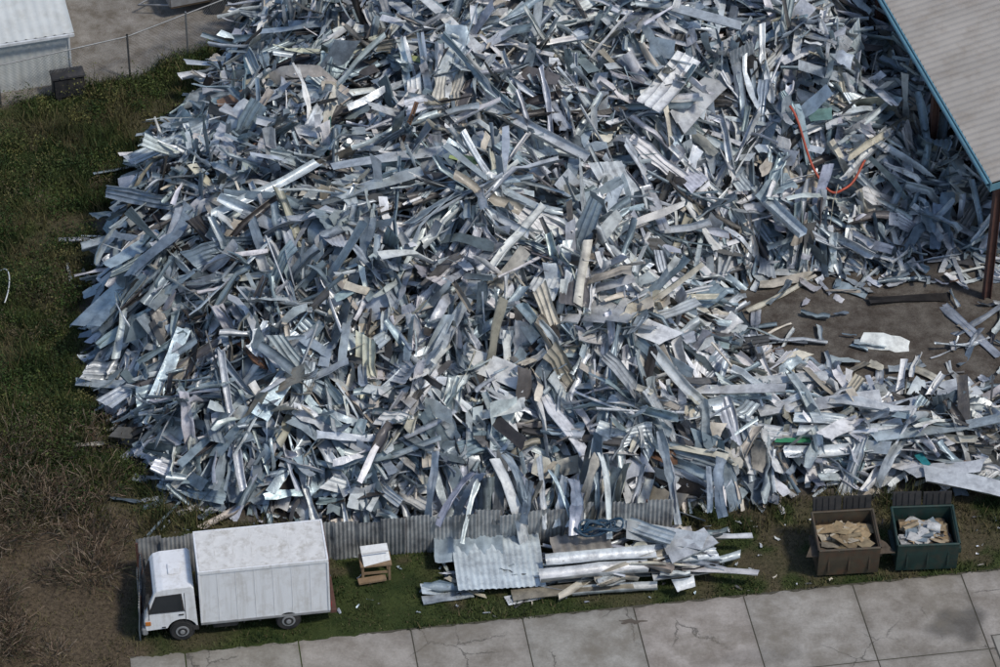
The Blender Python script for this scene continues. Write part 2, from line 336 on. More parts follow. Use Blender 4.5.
# shared bundle centres: sheaves of near-parallel strips
NB=850; bxc,byc=sample(NB,.3); byaw,bp,br=orient(bxc,byc,.28,.45); boff=rng.uniform(-.1,.6,NB)
for prof,N,L0,Ls,w0,w1,Sg,kk,shp in (('flat',1900,2.3,.40,.12,.34,8,.10,.40),('U',2300,2.4,.38,.12,.30,7,.06,.26),('gutter',1600,2.5,.38,.16,.36,8,.08,.28),('L',1400,2.5,.40,.11,.27,7,.06,.26),
     ('siding',2700,2.4,.38,.24,.50,8,.08,.30),('pan',1150,2.2,.38,.34,.62,6,.07,.28),('sheet',1300,1.6,.40,.40,.95,8,.14,.42),('box',380,2.6,.35,.06,.11,2,.02,0),('corr',170,2.0,.3,.6,1.1,6,.06,.25),('rib',170,2.0,.3,.5,1.0,6,.06,.25),('flat',2000,.8,.45,.07,.24,4,.2,.5),('U',1000,1.0,.4,.08,.18,3,.06,.3),('flat',700,2.8,.3,.03,.07,9,.12,.22)):
    x,y=sample(N,.05 if L0>1.1 else -.2)
    yaw,pi,ro=orient(x,y,.32,.50)
    zo=rng.uniform(-.40,.36,N)
    if L0>1.9:
        k=rng.uniform(0,1,N)<.5; bi=rng.integers(0,NB,N)
        yb_=byaw[bi]+rng.normal(0,.18,N); al=rng.normal(0,.6,N); ac=rng.normal(0,.45,N)
        xb_=bxc[bi]+np.cos(byaw[bi])*al-np.sin(byaw[bi])*ac; yy_=byc[bi]+np.sin(byaw[bi])*al+np.cos(byaw[bi])*ac
        k&=sdf(xb_,yy_)>0
        x=np.where(k,xb_,x); y=np.where(k,yy_,y); yaw=np.where(k,yb_,yaw); pi=np.where(k,bp[bi]+rng.normal(0,.12,N),pi); ro=np.where(k,br[bi]+rng.normal(0,.4,N),ro)
        zo=np.where(k,boff[bi]+rng.uniform(-.3,.25,N),zo)
    L=np.clip(L0*np.exp(rng.normal(0,Ls,N)),.25,5.4); W=rng.uniform(w0,w1,N)
    sdd=sdf(x,y); L=np.minimum(L,2.0+np.clip(sdd,0,9)*1.5)
    z=H(x,y)+zo+.05
    z=np.maximum(z,.06+.16*L*np.abs(np.sin(pi)))
    A.add(np.stack([x,y,z],-1),yaw,pi,ro,L,W,prof,colours(x,y),Sg,kk,.32,.010,rng.normal(0,.05,N)*5/Sg,shp*(5/Sg)**.5)
for prof,N,L0,w0,w1 in (('flat',420,.8,.06,.22),('U',300,1.3,.08,.22),('siding',300,1.5,.15,.36),('sheet',110,.9,.25,.6)):
    x=rng.uniform(-17,20,N*14); y=rng.uniform(-10.8,12,N*14); d=-sdf(x,y)
    bay=(x>6.5)&(y>-5)&(y<6)
    pr=np.where(bay,.40*np.exp(-d/1.0)+.022,.26*np.exp(-d/.35)+.0003)
    k=(d>0)&(rng.uniform(0,1,len(x))<pr); x=x[k][:N];y=y[k][:N];n=len(x)
    if n==0: continue
    L=np.clip(L0*np.exp(rng.normal(0,.5,n)),.15,3); 
    A.add(np.stack([x,y,rng.uniform(.06,.18,n)],-1),rng.normal(.2,.9,n),rng.normal(0,.06,n),rng.normal(0,.25,n),L,rng.uniform(w0,w1,n),prof,colours(x,y),5,.08,.15,.01,0,.15)
FE=[(6.0,7.6,.95,3.6,.95,62,.05,.25,'pan',(.82,.83,.82,.05)),(7.1,7.9,1.0,3.4,.95,60,.0,.35,'siding',(.78,.80,.80,.05)),
 (3.8,-3.7,.85,1.9,1.6,70,-.15,.05,'siding',(.84,.85,.83,0)),(4.9,-4.3,.8,1.7,.8,-35,0,.2,'sheet',(.80,.81,.80,0)),
 (9.4,5.2,1.0,5.2,.48,-66,.05,-.1,'U',(.62,.70,.74,.2)),(-1.9,10.2,.9,5.4,.42,-60,0,.1,'siding',(.80,.82,.81,.1)),(-2.9,12,.9,4,.45,-50,0,.2,'sheet',(.70,.74,.76,.2)),
 (-13.2,-.6,.95,2.7,1.0,57,.1,-.1,'siding',(.52,.63,.69,.1)),(-12.6,.9,.9,2.2,.5,40,.1,.1,'sheet',(.44,.55,.61,.2)),
 (2.7,-2.9,.9,2.4,.3,82,.35,.3,'box',(.70,.66,.56,0)),(.2,-2.4,.9,2.2,.5,55,.3,.3,'siding',(.74,.70,.60,0)),
 (6.0,11.5,.8,6.0,.45,-30,0,.3,'siding',(.64,.70,.73,.2)),(7.5,12.5,.9,5.5,.5,100,.1,.1,'U',(.44,.54,.60,.2)),(8.0,13.4,.8,4,.5,80,.1,.2,'sheet',(.60,.66,.69,.2)),
 (10.5,-5.4,.7,5.2,.5,12,0,.25,'siding',(.78,.80,.80,.1)),(13.5,-5.2,.7,4.6,.55,20,.03,.2,'siding',(.78,.81,.82,.1)),(12.2,-6.6,.7,5.2,.4,4,0,.3,'U',(.70,.75,.77,.2)),(9.0,-6.5,.7,3.6,.6,-15,0,.2,'pan',(.78,.80,.79,.1)),
 (14.8,-6.6,.7,4.4,.5,14,0,0,'siding',(.62,.71,.74,.2)),(6.8,-5.6,.7,4.6,.4,-8,.05,.2,'siding',(.78,.80,.80,.1)),(5.4,-7.0,.7,4.0,.5,18,0,.4,'gutter',(.68,.74,.76,.3)),(8.5,-4.2,.5,4.6,.4,8,0,.2,'siding',(.76,.78,.76,.1)),(11.5,-7.3,.6,4.8,.4,8,0,.2,'gutter',(.72,.76,.77,.2)),
 (-7.0,-6.5,.7,3.2,.6,60,.3,.5,'sheet',(.36,.47,.54,.2)),(-9.2,-5.6,.7,2.8,.5,80,.4,.6,'siding',(.40,.51,.58,.2)),(-11,-4.5,.7,2.6,.45,70,.4,.4,'sheet',(.38,.49,.56,.2)),
 (-3.5,3.0,.8,4.6,.4,15,0,.3,'siding',(.70,.75,.77,.2)),(-6.5,5.0,.8,4.2,.35,-20,.0,.3,'L',(.76,.79,.80,.2)),(-8.0,1.5,.8,4.4,.3,35,.1,.5,'gutter',(.64,.71,.74,.2)),
 (1.0,5.0,.8,4.8,.4,-40,0,.4,'U',(.72,.75,.76,.2)),(3.5,1.0,.8,4.5,.45,75,.0,.5,'siding',(.58,.65,.69,.2)),(-.5,-5.5,.7,3.4,.8,-25,-.1,.5,'sheet',(.78,.79,.77,.1)),
 (-2,1.5,.7,2.0,.5,-15,0,.3,'sheet',(.04,.04,.042,0)),(-9.5,8.0,.7,1.1,.7,20,.3,.3,'sheet',(.24,.15,.10,0)),(-11.5,6.5,.7,3.2,.5,25,.2,.3,'pan',(.50,.58,.62,.2)),(-13.6,4.0,.6,2.6,.35,10,.25,.2,'U',(.60,.67,.70,.2)),(-13.0,-3.6,.6,2.6,.4,-20,.2,.2,'siding',(.55,.63,.67,.2)),
 (-1.2,2.2,1.0,1.0,.35,-20,0,.1,'sheet',(.36,.45,.18,0)),(11.4,8.0,1.0,1.1,.6,10,0,.1,'sheet',(.14,.25,.23,0)),(-3.0,8.5,1.0,1.2,.25,-30,0,.1,'sheet',(.48,.52,.22,0)),(9.6,-7.0,.8,1.2,.2,0,0,.1,'flat',(.05,.26,.12,0)),
 (15.6,-8.9,.7,3.2,.7,-12,-.1,.2,'siding',(.72,.75,.76,.1)),(14.6,-8.2,.8,2.6,.5,8,.05,.2,'siding',(.70,.72,.73,.1)),(13.8,-7.8,.7,.9,.25,-70,.1,.2,'flat',(.03,.24,.26,0)),
 (-8.6,-9.6,.25,2.6,.25,35,.15,0,'U',(.62,.55,.48,0)),(-13.6,-6.2,.2,1.2,.18,0,.1,0,'flat',(.6,.56,.46,0)),(15.2,-3.4,.2,1.6,.9,15,.05,.1,'sheet',(.62,.66,.68,.2))]
for f in FE:
    x,y,dz,L,W,yw,pt,rl,pf,cl=f; z=float(H(np.array([x]),np.array([y]))[0])+dz
    cl=np.array([cl]); 
    A.add(np.array([[x,y,z]]),np.array([math.radians(yw)]),np.array([pt]),np.array([rl]),np.array([L]),np.array([W]),pf,cl,6,.05,.12,.010)
n=34; x=np.concatenate([rng.normal(2.4,.9,20),rng.uniform(-3,7.5,14)]); yb=-11.15+.1*x
A.add(np.stack([x,yb+rng.uniform(-.1,.9,n),rng.uniform(1.2,2.2,n)],-1),np.full(n,math.pi/2)+rng.normal(0,.4,n),rng.uniform(.3,1.0,n),rng.normal(0,.5,n),rng.uniform(1.4,3.2,n),rng.uniform(.14,.40,n),'siding',colours(x,np.full(n,-9.)),7,.10,.3,.012,rng.uniform(-.18,-.05,n),.15)
A.mesh('strips',M_scrap,pile)
pts=[]
for t in np.linspace(0,1,40):
    x=10.3+2.7*t; y=7.6-2.3*math.sin(t*2.5)+.5*t; hh=max(float(H(np.array([x+a]),np.array([y+b]))[0]) for a,b in ((0,0),(.4,0),(-.4,0),(0,.5),(0,-.5))); pts.append((x,y,hh+.75+.12*math.sin(9*t)))
zz=[p[2] for p in pts]; zz=np.convolve(np.pad(zz,3,'edge'),np.ones(7)/7,'valid'); pts=[(p[0],p[1],z) for p,z in zip(pts,zz)]
tube('orange_hose',pts,.045,M_orange)
# ------------------------------------------------------------------ corrugated fence
def corr_fence(parent,name,path,h,mat):
    V=[];F=[];C=[]
    for a,b in zip(path[:-1],path[1:]):
        a=Vector(a);b=Vector(b);L=(b-a).length;d=(b-a)/L;n=Vector((-d.y,d.x))
        pan=int(L/.86)+1; w=L/pan
        for i in range(pan):
            lean=random.gauss(0,.07); hh=h+random.uniform(-.10,.10); g=random.uniform(.30,.50); off=random.uniform(-.02,.02); cant=random.uniform(-.06,.06)
            sub=24; base=len(V); rows=3
            for j in range(sub+1):
                t=(i*w-.02)+(w+.04)*j/sub; ph=(j%4); o=(.035 if ph in(0,1) else 0)+off+.08*math.sin(t*.8)
                q=a+d*t+n*o
                for r in range(rows+1):
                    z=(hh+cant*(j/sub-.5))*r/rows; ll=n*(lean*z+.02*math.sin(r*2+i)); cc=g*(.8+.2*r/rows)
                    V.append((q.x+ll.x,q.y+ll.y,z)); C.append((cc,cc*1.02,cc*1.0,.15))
            for j in range(sub):
                for r in range(rows):
                    v=base+j*(rows+1)+r; F.append((v,v+rows+1,v+rows+2,v+1))
            if i%3==0:
                q=a+d*(i*w)+n*.14; box('post',(q.x-.04,q.y-.04,0),(q.x+.04,q.y+.04,h-.1),M_rust,parent)
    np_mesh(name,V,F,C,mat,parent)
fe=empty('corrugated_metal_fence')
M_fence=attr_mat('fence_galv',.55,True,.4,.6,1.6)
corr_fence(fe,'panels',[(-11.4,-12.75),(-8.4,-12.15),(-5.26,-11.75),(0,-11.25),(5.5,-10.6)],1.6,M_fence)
corr_fence(fe,'return_panels',[(-11.45,-12.85),(-11.25,-15.5)],1.35,M_fence)
# ------------------------------------------------------------------ loose sheets on the verge
st=empty('scrap_sheet_stack'); B=Acc()
SH=[(-.05,-12.35,.45,2.2,2.8,96,.06,.03,'big',(.62,.69,.71,.15)),(-1.0,-11.6,.5,1.4,2.2,92,.22,.0,'rib',(.42,.50,.54,.3)),(-1.5,-13.2,.12,.55,2.0,98,0,.05,'sheet',(.60,.67,.70,.2)),
 (2.6,-12.0,.75,1.2,1.9,100,.12,.0,'corr',(.30,.28,.25,.1)),(3.2,-12.5,.75,3.2,.42,7,.0,.1,'gutter',(.76,.79,.79,.3)),(3.1,-12.95,.6,3.3,.42,8,0,.1,'U',(.82,.83,.83,.2)),(3.3,-12.7,.35,3.4,.7,7,0,.1,'siding',(.56,.62,.65,.3)),
 (2.2,-13.35,.18,3.8,.5,9,0,.1,'siding',(.42,.38,.30,0)),(3.5,-13.3,.15,2.6,.3,6,0,0,'U',(.64,.66,.64,.1)),(5.6,-12.1,.55,2.6,.8,6,.0,.1,'pan',(.68,.73,.75,.2)),(5.9,-12.6,.4,2.2,.7,12,.0,.1,'siding',(.76,.79,.80,.1)),
 (5.3,-11.5,.8,2.4,.7,-14,.0,.3,'siding',(.70,.75,.77,.2)),(4.6,-11.3,.9,2.2,.5,-35,.1,.3,'pan',(.58,.65,.68,.2)),(-1.6,-13.6,.1,1.6,.35,12,0,.1,'siding',(.64,.70,.73,.2)),(1.0,-13.55,.1,1.6,.4,16,0,0,'sheet',(.72,.74,.74,.2)),(6.0,-11.9,.75,1.6,.8,30,.05,.15,'siding',(.78,.80,.80,.1))]
for f in SH:
    x,y,z,L,W,yw,pt,rl,pf,cl=f
    B.add(np.array([[x,y,z]]),np.array([math.radians(yw)]),np.array([pt]),np.array([rl]),np.array([L]),np.array([W]),pf,np.array([cl]),6,.022,.05,.004 if pf=='big' else .009,skew=.1)
n=84; x=rng.uniform(-1.8,7.0,n); y=-12.6+.09*x+rng.normal(0,.55,n)*np.where(x<1.5,.7,1)
for q_,pf in enumerate(('U','siding','gutter')):
    sl=slice(q_*28,q_*28+28); nn=28
    L=rng.uniform(.6,2.6,nn); B.add(np.stack([x[sl],y[sl],rng.uniform(.06,.30,nn)+.30*(x[sl]>3)],-1),rng.normal(.12,.35,nn),rng.normal(0,.06,nn),rng.normal(0,.3,nn),L,rng.uniform(.10,.34,nn),pf,colours(x[sl]+6,y[sl]),5,.05,.12,.008,0,.12)
B.mesh('sheets',M_scrap,st)
cc=empty('cable_tangle')
for k in range(7):
    pts=[];ph=random.random()*6;rr=random.uniform(.28,.6)
    for t in np.linspace(0,2*math.pi*1.6,50):
        pts.append((2.9+rr*math.cos(t+ph)*1.2+.05*k,-11.75+rr*.5*math.sin(t*1.05+ph),1.25+.10*math.sin(3*t+k)+.04*k))
    tube('loop_%d'%k,pts,.026,M_blue,cc,1)
# ------------------------------------------------------------------ small table with sheet
tb=empty('wooden_table',(-3.95,-12.45,0),math.radians(8))
box('top_board',(-.5,-.32,.62),(.5,.32,.68),M_wood,tb,.01)
for i,(a,b) in enumerate(((-.42,-.26),(.42,-.26),(-.42,.26),(.42,.26))): box('leg_%d'%(i+1),(a-.04,b-.04,0),(a+.04,b+.04,.62),M_wood,tb)
box('rail',(-.42,-.28,.3),(.42,-.24,.38),M_wood,tb); box('shelf',(-.6,-.5,.12),(.3,-.25,.2),M_wood,tb,.01,(0,0,.1))
box('white_sheet_top',(-.42,-.30,.78),(.46,.42,.81),M_white,tb,.005,(.45,.06,.12)); box('sheet_fold',(-.40,-.02,.95),(.44,.02,.98),M_steel,tb,.003,(.45,.06,.12))
# ------------------------------------------------------------------ box truck
tr=empty('box_truck',(-9.83,-15.50,0),ang)
def wheel(n,x,y,w=.24,r=.39):
    cyl(n+'_tyre',(x,y,r),r,w,M_tyre,tr,'Y',32,.04)
    yo=y-w/2 if y<.95 else y+w/2; sgn=-1 if y<.95 else 1
    cyl(n+'_rim',(x,yo+sgn*.004,r),.21,.03,M_steel,tr,'Y',24,.008); cyl(n+'_rim_well',(x,yo+sgn*.021,r),.15,.012,M_black,tr,'Y',24,.003); cyl(n+'_hub',(x,yo+sgn*.03,r),.08,.06,M_steel,tr,'Y',12,.01)
wheel('front_near',0,.14);wheel('front_far',0,1.76);wheel('rear_near',3.3,.14,.26);wheel('rear_far',3.3,1.76,.26);wheel('rear_inner_near',3.3,.42,.22);wheel('rear_inner_far',3.3,1.48,.22)
for yy in (.55,1.3): box('chassis_rail',(-.8,yy-.05,.46),(4.55,yy+.05,.62),M_black,tr,.01)
cyl('front_axle',(0,.95,.39),.06,1.5,M_black,tr);cyl('rear_axle',(3.3,.95,.39),.09,1.5,M_black,tr);cyl('driveshaft',(1.6,.95,.45),.05,3,M_black,tr,'X')
ar=[( .47*math.cos(t),.42+.46*math.sin(t)) for t in np.linspace(.30,math.pi-.30,10)]
prof=[(-1.12,.52),(-1.14,.95),(-1.10,1.22),(-.80,1.98),(-.70,2.10),(-.50,2.16),(.36,2.18),(.44,2.08),(.49,.55)]+ar
cab=prism('cab_shell',prof,.04,1.86,M_truckwhite,tr,.012)
quad('windscreen',[(-1.105,.16,1.27),(-.825,.16,1.965),(-.825,1.74,1.965),(-1.105,1.74,1.27)],M_glass,tr).location=(-.012,0,.004)
def sidewin(nm,y,sg):
    prism(nm,[(-.95,1.27),(-.72,1.87),(.0,1.90),(.06,1.27)],y-.006,y+.006,M_glass,tr,0)
    prism(nm+'_frame',[(-1.00,1.23),(-.75,1.91),(.05,1.945),(.11,1.23)],y-.002+sg*-.004,y+.002+sg*-.004,M_black,tr,0)
sidewin('side_window_near',.030,-1); sidewin('side_window_far',1.87,1)
for x0,x1,z0,z1 in ((-.99,.13,1.205,1.22),(.13,.145,.62,1.95),(-1.0,-.985,.95,1.2)): box('door_seam',(x0,.030,z0),(x1,.038,z1),M_black,tr)
box('door_handle',(-.08,.015,1.06),(.08,.04,1.10),M_black,tr,.004)
box('door_lower_trim',(-.62,.022,.60),(-.5,.038,.64),M_black,tr)
box('front_bumper',(-1.24,.02,.36),(-1.06,1.88,.62),M_steel,tr,.03); box('grille',(-1.155,.5,.85),(-1.12,1.4,1.08),M_black,tr,.01)
for y0 in (.10,1.42):
    box('headlamp',(-1.165,y0,.72),(-1.12,y0+.34,.92),M_lamp,tr,.015)
box('indicator_near',(-1.12,.022,.74),(-.95,.05,.90),M_amber,tr,.008)
for y0,s in ((-.16,1),(1.92,1)):
    box('mirror',(-1.02,y0,1.35),(-.95,y0+.14,1.72),M_black,tr,.02)
tube('mirror_arm_near',[(-.92,.04,1.85),(-.98,-.08,1.80),(-.98,-.08,1.3),(-.95,.04,1.25)],.012,M_black,tr)
tube('mirror_arm_far',[(-.92,1.86,1.85),(-.98,1.98,1.80),(-.98,1.98,1.3),(-.95,1.86,1.25)],.012,M_black,tr)
tube('wiper',[(-1.13,.5,1.29),(-1.03,.95,1.5)],.01,M_black,tr)
box('roof_vent',(-.3,.7,2.17),(.1,1.2,2.21),M_truckwhite,tr,.015)
box('cab_step',(.30,.02,.40),(.52,.2,.56),M_black,tr,.01)
x0,x1,z0,z1=.60,4.60,.62,2.74
box('cargo_body',(x0,0.02,z0),(x1,1.90,z1),M_truckwhite,tr,.02)
box('cargo_roof',(x0+.05,.07,z1-.01),(x1-.05,1.85,z1+.018),M_boxtop,tr,.008)
for y0 in (-.004,1.87):
    box('top_rail',(x0-.01,y0,z1-.09),(x1+.01,y0+.055,z1+.03),M_truckwhite,tr,.008); box('bottom_rail',(x0-.01,y0,z0-.04),(x1+.01,y0+.055,z0+.05),M_steel,tr,.008)
for xx in (x0-.015,x1-.045):
    box('end_rail',(xx,.052,z1-.08),(xx+.06,1.868,z1+.028),M_truckwhite,tr,.006)
    for y0 in (-.007,1.873): box('corner_post',(xx,y0,z0+.05),(xx+.06,y0+.05,z1-.09),M_truckwhite,tr,.004)
for i in range(1,7): 
    xx=x0+(x1-x0)*i/7; box('side_rib',(xx-.010,.012,z0+.055),(xx+.010,.022,z1-.095),M_truckwhite,tr,.002)
    box('roof_bow',(xx-.015,.10,z1+.016),(xx+.015,1.82,z1+.022),M_boxtop,tr)
box('rear_door_frame',(x1-.002,.05,z0-.12),(x1+.05,1.87,z1-.1),M_rust,tr,.01); box('rear_bumper',(x1,.15,.40),(x1+.22,1.75,.52),M_rust,tr,.01)
box('tail_lamp',(x1+.05,.1,.70),(x1+.075,.3,.8),M_redl,tr,.005)
for xx in (.75,1.3,1.9,2.4): box('side_marker_bracket',(xx,.06,.46),(xx+.05,.12,.58),M_black,tr)
box('fuel_tank',(.95,.08,.32),(1.75,.48,.58),M_black,tr,.04); box('mudguard_rear',(2.82,.05,.78),(3.78,.5,.80),M_black,tr,.005)
# ------------------------------------------------------------------ dumpsters
def dumpster(loc,rz,mat,wood):
    e=empty('dumpster',loc,rz); w,dp,h=1.95,1.6,1.35
    def plate(n,pts):
        P=[Vector(p) for p in pts]; nn=(P[1]-P[0]).cross(P[2]-P[0]).normalized()*.03
        bm=bmesh.new(); a=[bm.verts.new(p) for p in P]; b=[bm.verts.new(p+nn) for p in P]
        bm.faces.new(a[::-1]); bm.faces.new(b)
        for i in range(4): bm.faces.new((a[i],a[(i+1)%4],b[(i+1)%4],b[i]))
        bmesh.ops.recalc_face_normals(bm,faces=bm.faces[:]); return bm_obj(n,bm,mat,e)
    zb=.12
    plate('front_wall',[(0,.12,zb),(w,.12,zb),(w,0,h-.12),(0,0,h-.12)]); plate('back_wall',[(0,dp,zb),(w,dp,zb),(w,dp,h+.1),(0,dp,h+.1)])
    plate('left_wall',[(.034,.12,zb),(.034,0,h-.12),(.034,dp,h+.1),(.034,dp,zb)]); plate('right_wall',[(w-.034,.12,zb),(w-.034,0,h-.12),(w-.034,dp,h+.1),(w-.034,dp,zb)])
    plate('floor',[(.04,.16,zb+.03),(w-.04,.16,zb+.03),(w-.04,dp-.04,zb+.03),(.04,dp-.04,zb+.03)])
    for i,(p,q) in enumerate((((0,0,h-.12),(w,0,h-.12)),((0,dp,h+.1),(w,dp,h+.1)),((0,0,h-.12),(0,dp,h+.1)),((w,0,h-.12),(w,dp,h+.1)))): tube('rim_%d'%(i+1),[p,q],.045,mat,e)
    for x in (-.13,w): box('fork_pocket',(x,.25,.62),(x+.13,1.25,.82),mat,e,.01)
    for x in (.3,.95,1.6): box('front_rib',(x,-.0,.3),(x+.07,.06,h-.2),mat,e,.01)
    for x in (.2,w-.3):
        for y in (.25,dp-.25): cyl('castor',(x,y,.07),.07,.06,M_tyre,e,'Y',16); 
    for i in range(2):
        box('lid_%d'%(i+1),(.03+i*.97,dp+.06,h-.35),(.95+i*.97,dp+.10,h+.62),M_black,e,.015,(-.18+.1*i,0,0))
        for k in range(4): box('lid_rib',(.15+i*.97+k*.2,dp+.03,h-.30),(.18+i*.97+k*.2,dp+.065,h+.58),M_black,e,.005,(-.18+.1*i,0,0))
    D=Acc()
    D.add(np.array([[w/2,dp/2,h-.44]]),np.array([0.]),np.array([0.]),np.array([0.]),np.array([w-.1]),np.array([dp-.12]),'sheet',np.array([(.12,.095,.07,0)]),6,.02,.0,.03)
    for pf,n,l0,l1,w0_,w1_ in (('flat',20,.35,.9,.25,.6),('sheet',10,.3,.8,.25,.5),('box',6,.25,.5,.12,.3)):
        col=np.array([(.42,.31,.18,0),(.46,.36,.22,0),(.36,.27,.16,0),(.44,.34,.20,0),(.48,.42,.32,0)] if wood else [(.50,.50,.48,0),(.45,.36,.24,0),(.24,.30,.34,0),(.62,.62,.60,0),(.40,.29,.17,0),(.10,.10,.11,0),(.38,.28,.17,0),(.40,.30,.18,0)])
        x=rng.uniform(.42,w-.42,n);y=rng.uniform(.38,dp-.38,n); cl=col[rng.integers(0,len(col),n)].copy(); cl[:,:3]*=rng.uniform(.6,1.1,(n,1))
        D.add(np.stack([x,y,h-.40+rng.uniform(-.06,.18,n)+.1*(1-np.abs(x-w/2))],-1),rng.normal(.2,.5,n),rng.normal(0,.12,n),rng.normal(0,.18,n),rng.uniform(l0,l1,n),rng.uniform(w0_,w1_,n),pf,cl,3,.05 if wood else .12,.1,.01,skew=.03)
    D.mesh('contents',M_cardb,e); return e
M_cardb=attr_mat('cardboard_and_debris',.8,False,.2,.45,5)
dumpster((10.05,-12.70,0),math.radians(5),M_dbrown,True)
dumpster((12.55,-12.45,0),math.radians(3),M_dgreen,False)
# ------------------------------------------------------------------ warehouse (open-sided) at right
wh=empty('warehouse',(17.0,2.0,0),math.radians(13)); M_roof=simple('ribbed_roof_tan',(.40,.37,.33),.6,.0,.25,.6,(.22,.18,.14),.6)
LY,LX,ez,rz_=34.,15.,5.1,6.9
def roof(nm,xa,za,xb,zb):
    V=[];F=[]; n=int(LY/.0875); 
    for i in range(n+1):
        y=-.35+i*.0875; o=.08 if i%4 in(0,) else 0
        V+= [(xa,y,za+o),(xb,y,zb+o)]
    F=[(2*i,2*i+1,2*i+3,2*i+2) for i in range(n)]; np_mesh(nm,V,F,None,M_roof,wh)
roof('roof_slope_near',-.35,ez+.1,LX/2,rz_); roof('roof_slope_far',LX+.35,ez+.1,LX/2,rz_)
box('eave_fascia',(-.42,-.35,ez-.22),(-.36,LY-.4,ez+.16),M_bluefas,wh,.01)
tube('eave_gutter',[(-.48,-.3,ez+.05),(-.48,LY-.5,ez+.05)],.07,M_bluefas,wh)
prism('gable_trim',[(-.4,ez-.2),(-.4,ez+.05),(LX/2,rz_-.05),(LX+.4,ez+.05),(LX+.4,ez-.2),(LX/2,rz_-.35)],-.34,-.28,M_bluefas,wh)
for i in range(6):
    y=.05+i*6.5
    for x in (.05,LX-.25):
        box('column',(x-.11,y-.02,0),(x+.11,y+.02,ez-.02),M_rust,wh); box('column_flange',(x-.13,y-.13,0),(x-.11,y+.13,ez-.02),M_rust,wh); box('column_flange',(x+.11,y-.13,0),(x+.13,y+.13,ez-.02),M_rust,wh)
    tube('rafter',[(0,y,ez-.12),(LX/2,y,rz_-.2),(LX,y,ez-.12)],.1,M_rust,wh)
box('back_wall',(-.1,LY-.5,0),(LX,LY-.4,ez),M_white,wh); box('side_wall',(LX-.02,.2,0),(LX+.06,LY-.6,ez),M_white,wh)
# ------------------------------------------------------------------ metal shed top-left
sh=empty('metal_shed',(-16.3,15.6,0),math.radians(16)); M_shed=simple('shed_white_metal',(.56,.58,.56),.55,.0,.15,1.2,(.3,.28,.22),.4)
def ribbed(nm,P0,U,Vv,nu,amp,nrm,mat):
    P0=np.array(P0,float);U=np.array(U,float);Vv=np.array(Vv,float);nrm=np.array(nrm,float)
    V=[];n=nu*4
    for i in range(n+1):
        o=amp if i%4==0 else 0; V+=[P0+U*i/n+nrm*o,P0+U*i/n+Vv+nrm*o]
    np_mesh(nm,V,[(2*i,2*i+2,2*i+3,2*i+1) for i in range(n)],None,mat,sh)
ribbed('front_wall',(-9,0,0),(9,0,0),(0,0,2.35),30,.03,(0,-1,0),M_shed); ribbed('right_wall',(0,0,0),(0,7,0),(0,0,2.4),23,.03,(1,0,0),M_shed)
ribbed('roof_front',(-9.3,-.25,2.33),(9.5,0,0),(0,3.8,.9),26,.04,(0,-.2,1),M_shed); ribbed('roof_back',(-9.3,7.25,2.33),(9.5,0,0),(0,-3.7,.9),26,.04,(0,.2,1),M_shed)
box('back_wall',(-9,6.95,0),(0,7.0,2.35),M_shed,sh); box('left_wall',(-9.05,0.01,0),(-9.01,7,2.35),M_shed,sh)
prism('gable_end',[(0,.0),(7,0),(3.5,.85)],0,.04,M_shed,sh).matrix_local=Matrix.Translation((.0,0,2.36))@Matrix.Rotation(math.pi/2,4,'Z')
box('corner_trim',(-.02,-.05,0),(.05,.02,2.35),M_white,sh); box('eave_gutter',(-9.3,-.36,2.22),(.2,-.27,2.34),M_white,sh,.01)
wb=empty('wheeled_bin',(-15.9,15.0,0),math.radians(16))
box('body',(-1.1,-.5,.08),(.1,.1,.95),M_black,wb,.06); box('lid',(-1.14,-.54,.95),(.14,.14,1.02),M_black,wb,.03,(.06,0,0))
for x in(-.9,-.1): cyl('wheel',(x,-.45,.1),.1,.06,M_tyre,wb,'Y',16)
cf=empty('chain_link_fence'); path=[FA+(FA-FM)*1.6,FA,FM,FB,FB+(FB-FM)*1.2]; V=[];F=[]
def wire(p,q,w=.006):
    b=len(V); p=np.array(p);q=np.array(q); u=np.array((w,0,0))
    V.extend([p-u,q-u,q+u,p+u]);F.append((b,b+1,b+2,b+3))
for a,b in zip(path[:-1],path[1:]):
    L=np.linalg.norm(b-a); d=(b-a)/L; h=1.9; n=int(L/2.6)
    for i in range(n+1):
        q=a+d*L*i/max(n,1); cyl('post',(q[0],q[1],1.0),.04,2.0,M_wire,cf,'Z',10)
    tube('top_rail',[(a[0],a[1],h),(b[0],b[1],h)],.028,M_wire,cf,1)
    for i in range(int(L/.14)):
        for sgn in(1,-1):
            t0=i*.14; t1=t0+sgn*h
            za,zb=.05,h
            if t1<0: zb=.05+(h-.05)*(t0/h); t1=0
            if t1>L: zb=.05+(h-.05)*((L-t0)/h); t1=L
            pa=a+d*t0;pb=a+d*t1; wire((pa[0],pa[1],za),(pb[0],pb[1],zb),.006)
np_mesh('mesh_wires',V,F,None,M_wire,cf)
ut=empty('utility_trailer',(-11.6,21.2,0),math.radians(20))
box('deck',(-1.6,-.8,.5),(1.6,.8,.6),M_wood,ut,.01)
for y in(-.85,.8): box('side_rail',(-1.6,y,.6),(1.6,y+.05,1.0),M_steel,ut,.01)
box('front_board',(-1.65,-.8,.6),(-1.6,.8,1.1),M_steel,ut,.01)
for y in(-.95,.95): cyl('wheel',(0.2,y,.33),.33,.18,M_tyre,ut,'Y',24,.03)
tube('drawbar',[(-1.6,.5,.5),(-2.7,0,.45),(-1.6,-.5,.5)],.04,M_steel,ut)
